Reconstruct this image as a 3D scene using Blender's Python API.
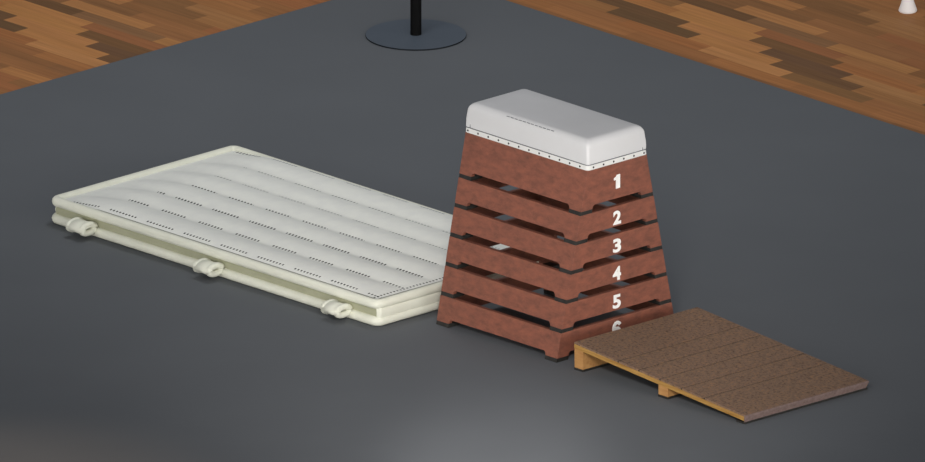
import bpy, bmesh, math, random
from mathutils import Vector, Matrix

for o in list(bpy.data.objects):
    bpy.data.objects.remove(o)
scene = bpy.context.scene
U = 0.75                       # metres per layout unit (all lengths below are in layout units)

# ------------------------------------------------------------------ camera
PITCH, YAW, PXU = 0.3074, 2.3865, 146.99
d = Vector((math.cos(YAW) * math.cos(PITCH), math.sin(YAW) * math.cos(PITCH), -math.sin(PITCH)))
r = Vector((math.sin(YAW), -math.cos(YAW), 0))
u = r.cross(d)
cam_data = bpy.data.cameras.new('camera')
cam = bpy.data.objects.new('camera', cam_data)
scene.collection.objects.link(cam)
cam_data.type = 'ORTHO'
cam_data.ortho_scale = 925 / PXU * U
cam_data.clip_end = 100
centre = r * ((462.5 - 556.05) / PXU) + u * ((324.61 - 231) / PXU)
cam.location = centre * U - d * 12
cam.matrix_world = Matrix(((r.x, u.x, -d.x, cam.location.x), (r.y, u.y, -d.y, cam.location.y),
                           (r.z, u.z, -d.z, cam.location.z), (0, 0, 0, 1)))
scene.camera = cam

# ------------------------------------------------------------------ world, lights, exposure
world = bpy.data.worlds.new('world_gradient')
scene.world = world
world.use_nodes = True
wt = world.node_tree
wt.nodes.clear()
w_out = wt.nodes.new('ShaderNodeOutputWorld')
w_bg = wt.nodes.new('ShaderNodeBackground')
w_tc = wt.nodes.new('ShaderNodeTexCoord')
# dim all round, with an added bright band low on the near side
KEY = Vector((0.79, -0.62, 0)).normalized()
BASE, BAND = 0.21, 3.9


def w_node(kind, **kw):
    n = wt.nodes.new(kind)
    for k_, v_ in kw.items():
        setattr(n, k_, v_)
    return n


w_sep = w_node('ShaderNodeSeparateXYZ')
wt.links.new(w_tc.outputs['Generated'], w_sep.inputs['Vector'])
w_dot = w_node('ShaderNodeVectorMath', operation='DOT_PRODUCT')
w_dot.inputs[1].default_value = KEY
wt.links.new(w_tc.outputs['Generated'], w_dot.inputs[0])
w_az = w_node('ShaderNodeMapRange', interpolation_type='SMOOTHSTEP')
w_az.inputs['From Min'].default_value = 0.0
w_az.inputs['From Max'].default_value = 0.55
wt.links.new(w_dot.outputs['Value'], w_az.inputs['Value'])
w_el = w_node('ShaderNodeMapRange', interpolation_type='SMOOTHSTEP')
w_el.inputs['From Min'].default_value = 0.46
w_el.inputs['From Max'].default_value = 0.10
wt.links.new(w_sep.outputs['Z'], w_el.inputs['Value'])
w_mul = w_node('ShaderNodeMath', operation='MULTIPLY')
wt.links.new(w_az.outputs['Result'], w_mul.inputs[0])
wt.links.new(w_el.outputs['Result'], w_mul.inputs[1])
w_mix = w_node('ShaderNodeMix', data_type='RGBA')
w_mix.inputs['A'].default_value = (BASE * .97, BASE, BASE * 1.06, 1)
w_mix.inputs['B'].default_value = (BAND * 1.0, BAND * .985, BAND * .95, 1)
wt.links.new(w_mul.outputs['Value'], w_mix.inputs['Factor'])
wt.links.new(w_mix.outputs['Result'], w_bg.inputs['Color'])
w_bg.inputs['Strength'].default_value = 1.0
wt.links.new(w_bg.outputs['Background'], w_out.inputs['Surface'])


def ground(px, py):
    """floor point (layout units) seen at a photo pixel"""
    a = (px - 556.05) / PXU
    b = (324.61 - py) / PXU / math.sin(PITCH)
    fwd = Vector((math.cos(YAW), math.sin(YAW), 0))
    return r * a + fwd * b


def spot(name, px, py, height, energy, radius, color, lean=0.0, soft=0.15):
    """an added, unseen spotlight aimed at a floor point; lean = how far back from it the lamp hangs"""
    ld = bpy.data.lights.new(name, 'SPOT')
    ld.energy = energy
    ld.color = color
    g_ = ground(px, py)
    back = Vector((math.cos(YAW), math.sin(YAW), 0)) * lean
    pos = Vector((g_.x, g_.y, height)) - back
    aim = Vector((g_.x, g_.y, 0)) - pos
    ld.spot_size = 2 * math.atan(radius / aim.length)
    ld.spot_blend = 1.0
    ld.shadow_soft_size = soft
    o = bpy.data.objects.new(name, ld)
    scene.collection.objects.link(o)
    o.location = pos * U
    o.rotation_euler = aim.to_track_quat('-Z', 'Y').to_euler()
    return o


spot('added_spotlight', 497, 462, 4.0, 900, 0.95, (1, 0.96, 0.92), lean=6.0)  # added unseen lamp for the bright pool on the rug
spot('added_spotlight', 515, 420, 5.0, 1000, 3.0, (1, 0.96, 0.91), lean=7.0, soft=0.5)  # added wider lamp, softens that pool and lifts box and board
spot('added_spotlight', -10, 490, 6.0, 260, 1.9, (1, 0.74, 0.52))  # added warm lamp tinting the near left corner of the rug
spot('added_floodlight', 360, 120, 9.0, 520, 9.3, (0.97, 0.99, 1.0), soft=0.9)  # added overhead fill, brightens the rug towards the upper left

vs = scene.view_settings
vs.view_transform = 'Standard'
vs.look = 'None'
vs.exposure = 0
vs.gamma = 1
vs.use_curve_mapping = False

# ------------------------------------------------------------------ materials
def lin(c):
    return tuple((v / 255 / 12.92) if v / 255 <= 0.04045 else ((v / 255 + 0.055) / 1.055) ** 2.4 for v in c) + (1,)


def new_mat(name, rough=0.6, spec=0.3):
    m = bpy.data.materials.new(name)
    m.use_nodes = True
    b = m.node_tree.nodes['Principled BSDF']
    b.inputs['Roughness'].default_value = rough
    b.inputs['Specular IOR Level'].default_value = spec
    return m, m.node_tree, b


def noise_mat(name, stops, scale=(10, 10, 10), detail=4, rough=0.6, spec=0.3, bump=0.0, noise_rough=0.55,
              bump_scale=60, distortion=0.0):
    """procedural noise-coloured material; stops = [(pos, rgb255), ...]"""
    m, t, b = new_mat(name, rough, spec)
    tc = t.nodes.new('ShaderNodeTexCoord')
    mp = t.nodes.new('ShaderNodeMapping'); mp.inputs['Scale'].default_value = scale
    nz = t.nodes.new('ShaderNodeTexNoise')
    nz.inputs['Scale'].default_value = 1
    nz.inputs['Detail'].default_value = detail
    nz.inputs['Roughness'].default_value = noise_rough
    nz.inputs['Distortion'].default_value = distortion
    rp = t.nodes.new('ShaderNodeValToRGB')
    el = rp.color_ramp.elements
    while len(el) < len(stops):
        el.new(0.5)
    for k, (p, c) in enumerate(stops):
        el[k].position = p
        el[k].color = lin(c)
    t.links.new(tc.outputs['Object'], mp.inputs['Vector'])
    t.links.new(mp.outputs['Vector'], nz.inputs['Vector'])
    t.links.new(nz.outputs['Fac'], rp.inputs['Fac'])
    t.links.new(rp.outputs['Color'], b.inputs['Base Color'])
    if bump:
        n2 = t.nodes.new('ShaderNodeTexNoise'); n2.inputs['Scale'].default_value = bump_scale
        bp = t.nodes.new('ShaderNodeBump'); bp.inputs['Strength'].default_value = bump
        bp.inputs['Distance'].default_value = 0.004
        t.links.new(tc.outputs['Object'], n2.inputs['Vector'])
        t.links.new(n2.outputs['Fac'], bp.inputs['Height'])
        t.links.new(bp.outputs['Normal'], b.inputs['Normal'])
    return m


M_RUG = noise_mat('grey_rug', [(0.3, (98, 101, 105)), (0.7, (101, 104, 108))], (1.2, 1.2, 1.2), 2, 0.75, 0.12)
M_MAHOGANY = noise_mat('mahogany', [(0.28, (106, 69, 58)), (0.5, (131, 82, 67)), (0.72, (148, 91, 72))],
                       (16, 16, 34), 6, 0.5, 0.2, noise_rough=0.7, distortion=0.3)
M_RUBBER = noise_mat('black_rubber', [(0.3, (36, 34, 32)), (0.7, (48, 46, 43))], (30, 30, 30), 2, 0.55, 0.3)
M_DIGIT = noise_mat('white_paint', [(0.3, (244, 243, 240)), (0.7, (250, 249, 246))], (30, 30, 30), 2, 0.5, 0.2)
M_VINYL = noise_mat('white_vinyl', [(0.3, (209, 208, 209)), (0.7, (214, 213, 214))], (4, 4, 4), 3, 0.42, 0.3)
M_BAND = noise_mat('white_band', [(0.3, (222, 221, 219)), (0.7, (228, 227, 224))], (9, 9, 9), 2, 0.5, 0.3)
M_SEAM = noise_mat('grey_seam', [(0.3, (96, 98, 102)), (0.7, (112, 114, 118))], (20, 20, 20), 2, 0.7, 0.1)
M_RIVET = noise_mat('black_rivet', [(0.3, (22, 22, 24)), (0.7, (30, 30, 32))], (20, 20, 20), 2, 0.4, 0.4)
M_GROOVE_SHADE = noise_mat('groove_shade', [(0.3, (38, 38, 34)), (0.7, (48, 48, 43))], (30, 30, 30), 2, 0.8, 0.1)  # dark colour standing in for shade in the carpet grooves
M_CANVAS = noise_mat('mat_canvas', [(0.3, (233, 233, 227)), (0.7, (240, 240, 232))], (14, 14, 14), 4, 0.7, 0.2,
                     bump=0.15, bump_scale=220)
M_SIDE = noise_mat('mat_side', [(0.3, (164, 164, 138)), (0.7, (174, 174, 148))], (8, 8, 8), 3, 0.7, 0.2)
M_PIPING = noise_mat('mat_piping', [(0.3, (226, 226, 210)), (0.7, (234, 234, 219))], (8, 8, 8), 3, 0.55, 0.3)
M_PLY = noise_mat('plywood', [(0.3, (146, 106, 52)), (0.5, (164, 124, 66)), (0.7, (178, 140, 80))],
                  (5, 5, 90), 4, 0.6, 0.2)
M_BEAM = noise_mat('pine_beam', [(0.3, (162, 116, 70)), (0.5, (176, 130, 80)), (0.7, (186, 141, 89))],
                   (8, 40, 40), 4, 0.6, 0.2)
M_CARPET = noise_mat('brown_carpet', [(0.30, (84, 65, 53)), (0.43, (112, 91, 76)), (0.52, (130, 108, 94)),
                                      (0.60, (144, 108, 78)), (0.72, (150, 128, 110))],
                     (70, 70, 70), 5, 0.95, 0.05, bump=0.5, bump_scale=260, noise_rough=0.75)
M_NOSING = noise_mat('mauve_carpet', [(0.3, (112, 94, 90)), (0.7, (134, 114, 109))], (60, 60, 60), 4, 0.95, 0.05,
                     bump=0.4, bump_scale=260)
M_POLE = noise_mat('black_steel', [(0.3, (7, 7, 8)), (0.7, (10, 10, 11))], (10, 10, 10), 2, 0.6, 0.1)
M_BASE = noise_mat('blue_grey_steel', [(0.3, (80, 88, 98)), (0.7, (83, 91, 101))], (5, 5, 5), 2, 0.6, 0.15)
M_BASE_EDGE = noise_mat('dark_steel_edge', [(0.3, (22, 26, 31)), (0.7, (28, 32, 37))], (5, 5, 5), 2, 0.6, 0.15)
M_CONE = noise_mat('white_plastic', [(0.3, (228, 222, 220)), (0.7, (236, 230, 228))], (5, 5, 5), 2, 0.45, 0.3)


def plank_mat():
    m, t, b = new_mat('hardwood_planks', 0.6, 0.15)
    tc = t.nodes.new('ShaderNodeTexCoord')
    at = t.nodes.new('ShaderNodeAttribute'); at.attribute_name = 'plank_colour'
    mp = t.nodes.new('ShaderNodeMapping'); mp.inputs['Scale'].default_value = (1.6, 42, 1)
    nz = t.nodes.new('ShaderNodeTexNoise'); nz.inputs['Scale'].default_value = 1
    nz.inputs['Detail'].default_value = 5; nz.inputs['Roughness'].default_value = 0.6
    rp = t.nodes.new('ShaderNodeValToRGB')
    rp.color_ramp.elements[0].position = 0.3; rp.color_ramp.elements[0].color = (0.82, 0.80, 0.78, 1)
    rp.color_ramp.elements[1].position = 0.7; rp.color_ramp.elements[1].color = (1.15, 1.15, 1.15, 1)
    mx = t.nodes.new('ShaderNodeMix'); mx.data_type = 'RGBA'; mx.blend_type = 'MULTIPLY'
    mx.inputs['Factor'].default_value = 1
    t.links.new(tc.outputs['Object'], mp.inputs['Vector'])
    t.links.new(mp.outputs['Vector'], nz.inputs['Vector'])
    t.links.new(nz.outputs['Fac'], rp.inputs['Fac'])
    t.links.new(at.outputs['Color'], mx.inputs['A'])
    t.links.new(rp.outputs['Color'], mx.inputs['B'])
    t.links.new(mx.outputs['Result'], b.inputs['Base Color'])
    return m


M_PLANK = plank_mat()

# ------------------------------------------------------------------ helpers
def tag(o, label=None, cat=None, group=None, kind=None):
    if label: o['label'] = label
    if cat: o['category'] = cat
    if group: o['group'] = group
    if kind: o['kind'] = kind
    return o


def empty(name, loc):
    o = bpy.data.objects.new(name, None)
    o.empty_display_size = 0.1
    scene.collection.objects.link(o)
    o.location = Vector(loc) * U
    return o


def mesh_obj(name, bm, mats, parent=None, smooth=False, scale=True, bevel=0.0, loc=None):
    if scale:
        for v in bm.verts:
            v.co *= U
    bmesh.ops.recalc_face_normals(bm, faces=bm.faces)
    me = bpy.data.meshes.new(name)
    bm.to_mesh(me)
    bm.free()
    for m in (mats if isinstance(mats, (list, tuple)) else [mats]):
        me.materials.append(m)
    if smooth:
        for p in me.polygons:
            p.use_smooth = True
    o = bpy.data.objects.new(name, me)
    scene.collection.objects.link(o)
    if parent:
        o.parent = parent
    if loc is not None:
        o.location = Vector(loc) * U
    if bevel:
        bv = o.modifiers.new('bevel', 'BEVEL')
        bv.width = bevel * U
        bv.segments = 2
        bv.limit_method = 'ANGLE'
    return o


def hexa(bm, pts, mi=0):
    """8 points: bottom ring (4) then top ring (4)"""
    v = [bm.verts.new(p) for p in pts]
    for f in ((0, 1, 2, 3), (7, 6, 5, 4), (0, 4, 5, 1), (1, 5, 6, 2), (2, 6, 7, 3), (3, 7, 4, 0)):
        bm.faces.new([v[i] for i in f]).material_index = mi


def box(bm, x0, x1, y0, y1, z0, z1, mi=0):
    hexa(bm, [(x0, y0, z0), (x1, y0, z0), (x1, y1, z0), (x0, y1, z0),
              (x0, y0, z1), (x1, y0, z1), (x1, y1, z1), (x0, y1, z1)], mi)


def rings(bm, loops, cap_bottom=True, cap_top=True, mi=0, closed=False):
    vs_ = [[bm.verts.new(p) for p in lp] for lp in loops]
    n = len(loops[0])
    pairs = list(zip(vs_[:-1], vs_[1:]))
    if closed:
        pairs.append((vs_[-1], vs_[0]))
    for a, b in pairs:
        for i in range(n):
            bm.faces.new((a[i], a[(i + 1) % n], b[(i + 1) % n], b[i])).material_index = mi
    if not closed:
        if cap_bottom: bm.faces.new(list(reversed(vs_[0]))).material_index = mi
        if cap_top: bm.faces.new(vs_[-1]).material_index = mi


def tube(bm, path, rad, n=10, closed=False, mi=0):
    """round tube along a list of points"""
    path = [Vector(p) for p in path]
    N = len(path)
    loops = []
    for i, p in enumerate(path):
        if closed:
            tan = path[(i + 1) % N] - path[i - 1]
        else:
            tan = path[min(i + 1, N - 1)] - path[max(i - 1, 0)]
        tan.normalize()
        ref = Vector((0, 0, 1)) if abs(tan.z) < 0.9 else Vector((1, 0, 0))
        s = tan.cross(ref).normalized()
        w = s.cross(tan)
        loops.append([p + rad * (math.cos(2 * math.pi * k / n) * s + math.sin(2 * math.pi * k / n) * w) for k in range(n)])
    rings(bm, loops, mi=mi, closed=closed)


def rrect(x0, x1, y0, y1, rad, z, n=6):
    pts = []
    for cx, cy, a0 in ((x1 - rad, y0 + rad, -90), (x1 - rad, y1 - rad, 0), (x0 + rad, y1 - rad, 90), (x0 + rad, y0 + rad, 180)):
        for k in range(n + 1):
            a = math.radians(a0 + 90 * k / n)
            pts.append((cx + rad * math.cos(a), cy + rad * math.sin(a), z))
    return pts


# ------------------------------------------------------------------ floor
ROW, PLANK, ORIGIN = 0.135, 0.81, 4.94          # plank width, plank length, a plank joint line
FX0, FX1, FY0, FY1 = -15.0, 12.0, -12.0, 13.0
# joints of the 24 repeating rows (where a plank starts) and the wood tone of its four planks
START = {0: -3.844, 1: -3.28, 2: -3.53, 3: -3.77, 4: -3.87, 5: -4.104, 6: -3.541, 7: -3.808, 8: -4.05, 9: -3.458,
         10: -3.695, 11: -3.94, 12: -3.35, 13: -3.60, 14: -3.84, 15: -4.05, 16: -3.45, 17: -3.70, 18: -3.94, 19: -3.30,
         20: -3.55, 21: -3.12, 22: -3.36, 23: -3.62}
TONE = {(0, 0): (150, 107, 67), (0, 1): (108, 79, 49), (0, 3): (130, 86, 51), (0, 2): (126, 86, 53),
        (1, 0): (92, 67, 44), (1, 3): (146, 103, 62), (1, 2): (88, 66, 43), (1, 1): (126, 89, 54),
        (2, 0): (90, 66, 46), (2, 1): (138, 100, 63), (2, 3): (148, 104, 64), (2, 2): (90, 66, 43),
        (3, 0): (97, 70, 44), (3, 1): (132, 88, 52), (3, 3): (148, 105, 62), (3, 2): (140, 96, 56),
        (4, 0): (124, 82, 52), (4, 1): (130, 90, 55), (4, 3): (149, 105, 63), (4, 2): (118, 84, 51),
        (5, 0): (112, 82, 55), (5, 3): (91, 66, 42), (5, 1): (139, 99, 60), (5, 2): (112, 77, 46),
        (6, 0): (124, 86, 54), (6, 3): (143, 101, 62), (6, 1): (122, 81, 50), (6, 2): (112, 79, 49),
        (7, 3): (112, 79, 49), (7, 0): (126, 87, 54), (7, 1): (122, 83, 52), (7, 2): (136, 95, 58),
        (9, 3): (110, 78, 48), (9, 0): (132, 94, 58), (10, 3): (114, 81, 50), (10, 0): (134, 96, 60),
        (23, 0): (134, 91, 54), (23, 1): (128, 87, 52), (23, 2): (132, 90, 55), (23, 3): (124, 84, 51),
        (22, 0): (112, 78, 49), (22, 1): (118, 82, 51), (22, 2): (110, 77, 47), (22, 3): (116, 80, 49)}
rng = random.Random(4)
for r_ in range(24):
    for n_ in range(4):
        if (r_, n_) not in TONE:
            TONE[(r_, n_)] = rng.choice([(130, 90, 54), (124, 85, 52), (136, 94, 57), (118, 82, 50), (128, 84, 52),
                                         (112, 78, 47), (142, 99, 60), (121, 79, 48)])
bm = bmesh.new()
col_layer = bm.loops.layers.float_color.new('plank_colour')
for j in range(int((FY0 - ORIGIN) / ROW), int((FY1 - ORIGIN) / ROW)):
    y0 = ORIGIN + j * ROW
    st = START[j % 24]
    n_ = math.floor((FX0 - st) / PLANK)
    while st + n_ * PLANK < FX1:
        x0, x1 = max(st + n_ * PLANK, FX0), min(st + (n_ + 1) * PLANK, FX1)
        if x1 - x0 > 0.001:
            c = [v / 0.60 * q for v, q in zip(lin(TONE[(j % 24, n_ % 4)])[:3], (1.06, 1.0, 0.93))] + [1]
            f = bm.faces.new([bm.verts.new(p) for p in ((x0, y0, 0), (x1, y0, 0), (x1, y0 + ROW, 0), (x0, y0 + ROW, 0))])
            for lp in f.loops:
                lp[col_layer] = c
        n_ += 1
o = mesh_obj('floor', bm, M_PLANK, loc=(0, 0, -0.0062))
tag(o, kind='structure')

# ------------------------------------------------------------------ rug
bm = bmesh.new()
RUGT = 0.006
box(bm, -6.36, 9.5, -9.5, 4.75, 0.0, RUGT)
o = mesh_obj('rug', bm, M_RUG, loc=(0, 0, -RUGT))
tag(o, 'large plain dark grey rug laid over the wooden plank floor', 'rug')

# ------------------------------------------------------------------ pole on a round base
g = ground(415.9, 35.6)
stand = empty('pole_stand', (g.x, g.y, 0.0004))
tag(stand, 'black upright pole on a flat round dark base standing on the grey rug', 'pole stand')
bm = bmesh.new()
NB = 96
def circ(rad, z, n=NB):
    return [(rad * math.cos(2 * math.pi * k / n), rad * math.sin(2 * math.pi * k / n), z) for k in range(n)]
rings(bm, [circ(0.341, 0.0), circ(0.344, 0.002), circ(0.344, 0.007), circ(0.342, 0.0095)])
for f in bm.faces:
    if len(f.verts) == 4: f.material_index = 1
mesh_obj('base_plate', bm, [M_BASE, M_BASE_EDGE], stand)
bm = bmesh.new()
rings(bm, [circ(0.038, 0.0095, 32), circ(0.038, 2.30, 32)])
mesh_obj('pole', bm, M_POLE, stand, smooth=False)
bm = bmesh.new()
rings(bm, [circ(0.040, 2.30, 32), circ(0.040, 2.32, 32), circ(0.030, 2.335, 32)])
mesh_obj('end_cap', bm, M_POLE, stand)

# ------------------------------------------------------------------ small white cone on the wood
g = ground(907.8, 10.8)
bm = bmesh.new()
prof = [(0.054, 0.0), (0.059, 0.006), (0.0595, 0.014), (0.056, 0.024), (0.050, 0.040), (0.043, 0.062), (0.036, 0.085),
        (0.029, 0.108), (0.021, 0.130), (0.014, 0.142), (0.006, 0.148)]
rings(bm, [circ(a * 1.06, z * 1.06, 40) for a, z in prof])
o = mesh_obj('marker_cone', bm, M_CONE, smooth=True, loc=(g.x, g.y, -0.0058))
tag(o, 'small white cone standing on the wooden plank floor beyond the rug', 'cone')

# ------------------------------------------------------------------ vaulting box
HX = lambda z: 0.5988 + 0.0061 * z
HY = lambda z: 0.557 - 0.2172 * z
DZ = 0.0135
vault = empty('vaulting_box', (0.031, -0.029, 0.0004))
tag(vault, 'six-tier mahogany vaulting box with a white padded top and white numbers', 'vaulting box')
GAP, CUT, WALL = 0.0265, 0.028, 0.034
PX, PY = 0.118, 0.108
T = lambda p: (p[0], p[1], p[2])


def fr(sx, sy, z, inset=0.0, out=0.0):
    return (sx * (HX(z - DZ) - inset + out), sy * (HY(z - DZ) - inset + out), z)


def panel(bm, axis, side, z0, z1):
    """one wall of a tier with the hand-hold cut into its lower edge"""
    H, HO = (HX, HY) if axis == 'x' else (HY, HX)
    padl = PX if axis == 'x' else PY
    e0, e1 = H(z0 - DZ), H(z1 - DZ)
    c0 = e0 - padl
    c1, c2 = c0 - 0.005, c0 - 0.020
    def loop(ins):
        zz = [(-e0 + ins, z0), (-c0, z0), (-c1, z0 + CUT * .62), (-c2, z0 + CUT), (c2, z0 + CUT), (c1, z0 + CUT * .62),
              (c0, z0), (e0 - ins, z0), (e1 - ins, z1), (-e1 + ins, z1)]
        out = []
        for s, z in zz:
            t = side * (HO(z - DZ) - ins)
            out.append((s, t, z) if axis == 'x' else (t, s, z))
        return out
    rings(bm, [loop(0.0), loop(WALL)])


def digit_mesh(ch, height, width):
    if ch == '1':
        out = [(.33, 0), (1, 0), (1, 1), (.45, 1), (.40, .93), (.28, .86), (0, .80), (0, .63), (.33, .66)]
        bm_ = bmesh.new()
        rings(bm_, [[(-0.001, (p[0] - .55) * width, (p[1] - .5) * height) for p in out],
                    [(0.0035, (p[0] - .55) * width, (p[1] - .5) * height) for p in out]])
        return bm_
    if ch == '6':
        path = [(.93, .80), (.86, .90), (.72, .965), (.55, .985), (.36, .95), (.22, .85), (.15, .70), (.13, .5), (.13, .33),
                (.20, .16), (.34, .06), (.52, .03), (.70, .06), (.84, .17), (.88, .32), (.83, .47), (.70, .55), (.52, .57),
                (.34, .53), (.2, .44)]
        sw = 0.125
        bm_ = bmesh.new()
        left, right = [], []
        for i_, p in enumerate(path):
            a_, b_ = path[max(i_ - 1, 0)], path[min(i_ + 1, len(path) - 1)]
            tx, ty = (b_[0] - a_[0]) * width, (b_[1] - a_[1]) * height
            l_ = math.hypot(tx, ty)
            px_, py_ = (p[0] - .5) * width, (p[1] - .5) * height
            ox, oy = -ty / l_ * sw * height, tx / l_ * sw * height
            left.append((px_ + ox, py_ + oy)); right.append((px_ - ox, py_ - oy))
        for i_ in range(len(path) - 1):
            q_ = [left[i_], left[i_ + 1], right[i_ + 1], right[i_]]
            hexa(bm_, [(-0.001,) + c_ for c_ in q_] + [(0.0035,) + c_ for c_ in q_])
        bmesh.ops.remove_doubles(bm_, verts=bm_.verts, dist=1e-6)
        return bm_
    cu = bpy.data.curves.new('digit', 'FONT')
    cu.body = ch
    cu.offset = 0.035
    cu.extrude = 0.01
    to = bpy.data.objects.new('digit', cu)
    scene.collection.objects.link(to)
    dg = bpy.context.evaluated_depsgraph_get()
    me = bpy.data.meshes.new_from_object(to.evaluated_get(dg))
    bpy.data.objects.remove(to)
    bm_ = bmesh.new()
    bm_.from_mesh(me)
    bpy.data.meshes.remove(me)
    xs = [v.co.x for v in bm_.verts]; ys = [v.co.y for v in bm_.verts]
    cx, cy = (min(xs) + max(xs)) / 2, (min(ys) + max(ys)) / 2
    fx, fy = width / (max(xs) - min(xs)), height / (max(ys) - min(ys))
    for v in bm_.verts:
        v.co = Vector((0.0035 if v.co.z > 0 else -0.001, (v.co.x - cx) * fx, (v.co.y - cy) * fy))
    return bm_


for n in range(1, 7):
    base = 0.2 * (6 - n)
    z0 = base + GAP
    z1 = base + 0.2 if n > 1 else 1.3 + DZ
    bm = bmesh.new()
    for side in (-1, 1):
        panel(bm, 'x', side, z0, z1)
        panel(bm, 'y', side, z0, z1)
    tier = mesh_obj('tier', bm, M_MAHOGANY, vault, bevel=0.003)
    tag(tier, 'mahogany tier numbered %d' % n)
    for sx in (-1, 1):
        for sy in (-1, 1):
            bm = bmesh.new()
            pts = []
            for z in (base, z0):
                X, Y = HX(z - DZ) - 0.002, HY(z - DZ) - 0.002
                q = [(sx * X, sy * Y, z), (sx * (X - PX), sy * Y, z), (sx * (X - PX), sy * (Y - PY), z), (sx * X, sy * (Y - PY), z)]
                pts += q
            hexa(bm, pts)
            mesh_obj('corner_pad', bm, M_RUBBER, tier)
    zc = (z0 + z1) / 2
    wd = {1: 0.056, 2: 0.072, 3: 0.072, 4: 0.075, 5: 0.072, 6: 0.072}[n]
    dm = digit_mesh(str(n), 0.098, wd)
    for v in dm.verts:
        z = zc + v.co.z + 0.005
        v.co = Vector((HX(z - DZ) + v.co.x, v.co.y, z))
    nb = mesh_obj('number', dm, M_DIGIT, tier)
    tag(nb, 'white number %d' % n)

# padded top
ZB = 1.3 + DZ
bm = bmesh.new()
hx, hy = HX(1.3) + 0.004, HY(1.3) + 0.004
loops = [rrect(-hx + .006, hx - .006, -hy + .006, hy - .006, 0.028, ZB)]
HH, RR = 0.206, 0.054
zs = [0.0, 0.03, 0.06, 0.09, HH - RR]
for z in zs:
    ins = 0.002 + 0.006 * z / (HH - RR) - 0.005 * math.sin(math.pi * z / (HH - RR))
    loops.append(rrect(-hx + ins, hx - ins, -hy + ins, hy - ins, 0.022, ZB + max(z, .002)))
for k in range(1, 9):
    a = math.pi / 2 * k / 8
    ins = 0.008 + RR * (1 - math.cos(a))
    loops.append(rrect(-hx + ins, hx - ins, -hy + ins, hy - ins, 0.022 + 0.006 * math.sin(a), ZB + HH - RR + RR * math.sin(a)))
for k, zz in ((0.3, .002), (0.6, .003), (0.85, .003)):
    ins = 0.008 + RR + k * 0.18
    loops.append(rrect(-hx + ins, hx - ins, -hy + ins, hy - ins, 0.03 * (1 - k) + .006, ZB + HH + zz))
rings(bm, loops)
top = mesh_obj('padded_top', bm, M_VINYL, vault, smooth=True)
tag(top, 'white vinyl padded top')
bm = bmesh.new()
BH = 0.034
o1 = rrect(-hx - .003, hx + .003, -hy - .003, hy + .003, 0.028, ZB - 0.002)
o2 = rrect(-hx - .001, hx + .001, -hy - .001, hy + .001, 0.028, ZB + BH)
i2 = rrect(-hx + .01, hx - .01, -hy + .01, hy - .01, 0.02, ZB + BH)
i1 = rrect(-hx + .01, hx - .01, -hy + .01, hy - .01, 0.02, ZB - 0.002)
rings(bm, [o1, o2, i2, i1], closed=True)
band = mesh_obj('trim_band', bm, M_BAND, top)
bm = bmesh.new()
tube(bm, rrect(-hx - .001, hx + .001, -hy - .001, hy + .001, 0.028, ZB + BH + 0.001), 0.0032, 6, closed=True)
mesh_obj('seam', bm, M_SEAM, top)


def rivet(x, y, nx, ny):
    bm_ = bmesh.new()
    bmesh.ops.create_uvsphere(bm_, u_segments=10, v_segments=6, radius=0.0075)
    for v in bm_.verts:
        v.co = Vector((x + v.co.x * (0.5 if nx else 1), y + v.co.y * (0.5 if ny else 1), ZB + 0.014 + v.co.z))
    mesh_obj('rivet', bm_, M_RIVET, top, smooth=True)


for k in range(12):
    s = -hx + 0.035 + (2 * hx - 0.11) * k / 11
    rivet(s, -hy - .004, 0, 1)
    rivet(s, hy + .004, 0, 1)
for k in range(6):
    s = -hy + 0.05 + (2 * hy - 0.085) * k / 5
    rivet(hx + .004, s, 1, 0)
    rivet(-hx - .004, s, 1, 0)
# stitched seams on the pad: along the long upper edge and up the ends
bm = bmesh.new()
a = math.radians(48)
ins = 0.008 + RR * (1 - math.cos(a)) - 0.001
zz = ZB + HH - RR + RR * math.sin(a)
k = -0.22
while k < 0.24:
    tube(bm, [(k, -hy + ins, zz), (k + 0.028, -hy + ins, zz)], 0.0028, 5)
    k += 0.04
mesh_obj('edge_stitching', bm, M_SEAM, top)
for pts in ([(-hx + .055, -hy - .001, ZB + BH), (-hx + .055, -hy + .0045, ZB + 0.085)],
            [(hx + .001, hy - .045, ZB + BH), (hx - .0045, hy - .045, ZB + 0.075)]):
    bm = bmesh.new()
    tube(bm, pts, 0.0028, 5)
    mesh_obj('corner_stitching', bm, M_SEAM, top)

# ------------------------------------------------------------------ gym mat
X0, X1, Y0, Y1 = -4.005, -0.800, -0.920, 0.7597
PR = 0.035
ZL, ZH = PR + 0.001, 0.157
mat_ = empty('gym_mat', ((X0 + X1) / 2, (Y0 + Y1) / 2, 0.0004))
tag(mat_, 'thick white quilted gym mat with rope-like edges lying left of the vaulting box', 'gym mat')
mx, my = (X1 - X0) / 2, (Y1 - Y0) / 2
# filled side wall
bm = bmesh.new()
rings(bm, [rrect(-mx + .01, mx - .01, -my + .01, my - .01, .02, 0.012),
           rrect(-mx + .006, mx + .016, -my + .006, my - .006, .03, ZL),
           rrect(-mx - .004, mx + .030, -my - .004, my + .004, .03, (ZL + ZH) / 2),
           rrect(-mx + .006, mx + .016, -my + .006, my - .006, .03, ZH),
           rrect(-mx + .01, mx - .01, -my + .01, my - .01, .02, ZH + .002)])
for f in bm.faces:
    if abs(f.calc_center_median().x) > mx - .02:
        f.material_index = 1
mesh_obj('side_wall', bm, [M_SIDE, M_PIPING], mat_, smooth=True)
# quilted top: six long puffs
NP = 6


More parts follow.
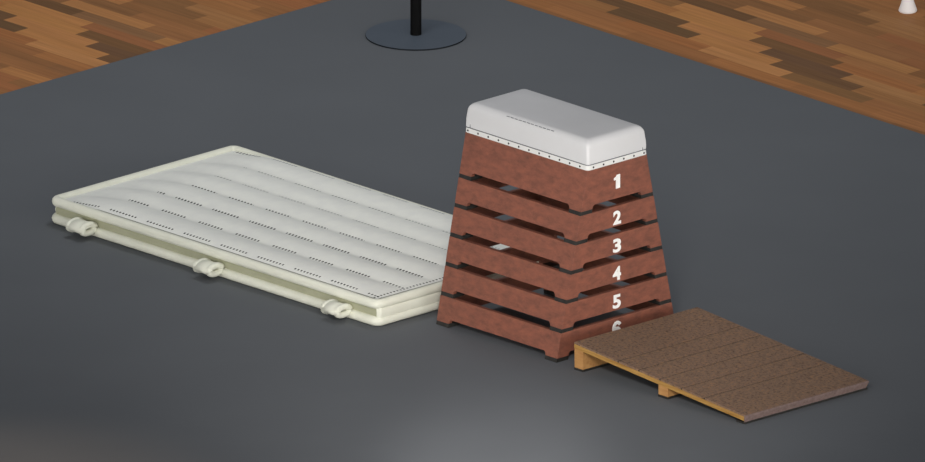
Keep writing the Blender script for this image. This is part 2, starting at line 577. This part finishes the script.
def stitched_canvas():
    """the canvas with dashes of dark stitches along the five seams and just inside the piping"""
    m = M_CANVAS.copy()
    t = m.node_tree
    b = t.nodes['Principled BSDF']
    src = b.inputs['Base Color'].links[0].from_socket
    tc = t.nodes.new('ShaderNodeTexCoord')
    sp = t.nodes.new('ShaderNodeSeparateXYZ')
    t.links.new(tc.outputs['Object'], sp.inputs['Vector'])

    def mth(op, a_, b_=None):
        n = t.nodes.new('ShaderNodeMath'); n.operation = op
        for i_, v_ in enumerate((a_, b_)):
            if v_ is None: continue
            if isinstance(v_, (int, float)): n.inputs[i_].default_value = v_
            else: t.links.new(v_, n.inputs[i_])
        return n.outputs[0]
    X = mth('DIVIDE', sp.outputs['X'], U)
    Y = mth('DIVIDE', sp.outputs['Y'], U)
    wid = (2 * my - .076) / NP
    row = mth('ADD', mth('DIVIDE', mth('ADD', Y, my - .038), wid), 0.5)
    rid = mth('FLOOR', row)
    dist = mth('MULTIPLY', mth('ABSOLUTE', mth('SUBTRACT', mth('FRACT', row), 0.5)), wid)
    on_row = mth('LESS_THAN', dist, 0.009)
    dots = mth('LESS_THAN', mth('FRACT', mth('DIVIDE', X, 0.0305)), 0.44)
    dash = mth('LESS_THAN', mth('FRACT', mth('ADD', mth('DIVIDE', X, 0.366), mth('MULTIPLY', rid, 0.37))), 0.70)
    inner = mth('GREATER_THAN', X, -mx + 0.42)
    edge = mth('MAXIMUM', mth('LESS_THAN', rid, 0.5), mth('GREATER_THAN', rid, NP - 0.5))
    mask = mth('MULTIPLY', mth('MULTIPLY', on_row, dots), mth('MULTIPLY', dash, mth('MAXIMUM', inner, edge)))
    mask = mth('MULTIPLY', mask, mth('LESS_THAN', X, mx - 0.05))
    near = mth('LESS_THAN', mth('ABSOLUTE', mth('ADD', Y, my - .050)), 0.008)
    far = mth('LESS_THAN', mth('ABSOLUTE', mth('SUBTRACT', Y, my - .046)), 0.013)
    mask = mth('MULTIPLY', mask, mth('SUBTRACT', 1.0, edge))
    mask = mth('MAXIMUM', mask, mth('MULTIPLY', mth('MAXIMUM', near, far), mth('MULTIPLY', dots, dash)))
    endrow = mth('LESS_THAN', mth('ABSOLUTE', mth('SUBTRACT', X, mx - .048)), 0.008)
    enddot = mth('LESS_THAN', mth('FRACT', mth('DIVIDE', Y, 0.0305)), 0.44)
    mask = mth('MAXIMUM', mask, mth('MULTIPLY', endrow, enddot))
    mx_ = t.nodes.new('ShaderNodeMix'); mx_.data_type = 'RGBA'
    t.links.new(mask, mx_.inputs['Factor'])
    t.links.new(src, mx_.inputs['A'])
    mx_.inputs['B'].default_value = lin((16, 16, 13))
    t.links.new(mx_.outputs['Result'], b.inputs['Base Color'])
    return m


def puff(x, y):
    v = (y + my - .02) / (2 * my - .04) * NP
    s = abs(math.sin(math.pi * min(max(v, 0), NP)))
    prof_ = s ** 0.8
    dl, dr_ = x + mx - 0.06 - 0.20 * (1 - s), mx - x - 0.03
    endl = min(max(dl / 0.42, 0), 1)
    endr = min(max(dr_ / 0.45, 0), 1)
    env = math.sin(endl * math.pi / 2) ** 0.8 * math.sin(endr * math.pi / 2) ** 0.8
    rise = min(max((x + mx - 0.05) / 0.4, 0), 1)
    return ZH + 0.008 + 0.027 * rise + 0.026 * prof_ * env
bm = bmesh.new()
NXG, NYG = 90, 97
grid = []
for i in range(NXG):
    t_ = i / (NXG - 1)
    x = -mx + .012 + (2 * mx - .024) * t_
    row_ = []
    for j in range(NYG):
        y = -my + .012 + (2 * my - .024) * j / (NYG - 1)
        row_.append(bm.verts.new((x, y, puff(x, y))))
    grid.append(row_)
for i in range(NXG - 1):
    for j in range(NYG - 1):
        bm.faces.new((grid[i][j], grid[i + 1][j], grid[i + 1][j + 1], grid[i][j + 1]))
mesh_obj('quilted_cover', bm, stitched_canvas(), mat_, smooth=True)
for z, lab in ((ZL, 'lower'), (ZH, 'upper')):
    bm = bmesh.new()
    tube(bm, rrect(-mx, mx, -my, my, 0.045, z), PR if lab == 'lower' else 0.034, 14, closed=True)
    mesh_obj('edge_piping', bm, M_PIPING, mat_, smooth=True)
# carrying handles: short flat loops with thick rims
for X in (-3.645, -2.385, -1.115):
    xc = X - (X0 + X1) / 2
    yc = -my - PR - 0.046
    zc = 0.073
    bm = bmesh.new()
    def oval(x, ry, rz, n=28):
        return [(x, yc + ry * math.cos(2 * math.pi * k / n), zc + rz * math.sin(2 * math.pi * k / n)) for k in range(n)]
    xa, xb = xc - 0.065, xc + 0.065
    rings(bm, [oval(xa, .080, .046), oval(xc, .074, .041), oval(xb, .080, .046), oval(xb, .044, .008), oval(xa, .044, .008)], closed=True)
    hd = mesh_obj('handle', bm, M_PIPING, mat_, smooth=True)
    for x in (xa, xb):
        bm = bmesh.new()
        tube(bm, oval(x, .060, .027), 0.0235, 10, closed=True)
        mesh_obj('rim', bm, M_PIPING, hd, smooth=True)

# ------------------------------------------------------------------ springboard
BX, BY0, BW, BL = 0.822, -0.605, 1.152, 1.696
board = empty('springboard', (BX, BY0 + BW / 2, 0.0004))
tag(board, 'low sloping springboard with brown carpet and pale plywood edges in front of the vaulting box', 'springboard')
TB, TF = 0.1965, 0.0650          # top heights at the back and the front
zt = lambda x: TB + (TF - TB) * x / BL
w2 = BW / 2
CT, PT = 0.013, 0.044            # carpet and total thickness


def slab(bm_, x0, x1, y0, y1, up, dn):
    hexa(bm_, [(x0, y0, zt(x0) - dn), (x1, y0, zt(x1) - dn), (x1, y1, zt(x1) - dn), (x0, y1, zt(x0) - dn),
               (x0, y0, zt(x0) - up), (x1, y0, zt(x1) - up), (x1, y1, zt(x1) - up), (x0, y1, zt(x0) - up)])


bm = bmesh.new()
slab(bm, 0, BL - .012, -w2, w2, CT, PT)
mesh_obj('plywood_deck', bm, M_PLY, board, bevel=0.002)
cuts = [0, 0.435, 0.640, 0.850, 1.065, 1.290, BL]
bm = bmesh.new()
for k in range(6):
    slab(bm, cuts[k] + (.006 if k else 0), cuts[k + 1] - (.006 if k < 5 else 0), -w2 + .002, w2 - .002, 0, CT)
mesh_obj('carpet_top', bm, M_CARPET, board)
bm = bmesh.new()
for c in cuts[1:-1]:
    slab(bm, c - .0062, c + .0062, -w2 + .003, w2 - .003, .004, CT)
mesh_obj('carpet_groove_shade', bm, M_GROOVE_SHADE, board)  # dark strips laid in the carpet gaps to deepen their shade
bm = bmesh.new()
slab(bm, BL - .012, BL + .008, -w2 + .001, w2 - .001, 0.001, 0.017)
slab(bm, BL - .012, BL + .002, -w2 + .002, w2 - .004, 0.017, 0.032)
slab(bm, BL - .012, BL - .006, -w2 + .003, w2 - .010, 0.032, 0.052)
mesh_obj('carpet_nosing', bm, M_NOSING, board, bevel=0.002)
for x0, x1 in ((-0.001, 0.083), (0.832, 0.925)):
    bm = bmesh.new()
    hexa(bm, [(x0, -w2 + .004, .015), (x1, -w2 + .004, .015), (x1, w2 - .004, .015), (x0, w2 - .004, .015),
              (x0, -w2 + .004, zt(x0) - PT), (x1, -w2 + .004, zt(x1) - PT), (x1, w2 - .004, zt(x1) - PT), (x0, w2 - .004, zt(x0) - PT)])
    beam = mesh_obj('support_beam', bm, M_BEAM, board, bevel=0.002)
    bm = bmesh.new()
    box(bm, x0 - .001, x1 + .001, -w2 + .003, w2 - .003, .0005, .0165)
    mesh_obj('rubber_strip', bm, M_RUBBER, beam)
bm = bmesh.new()
box(bm, BL - .09, BL - .004, -w2 + .003, w2 - .003, .0005, .013)
mesh_obj('front_rubber_strip', bm, M_RUBBER, board)
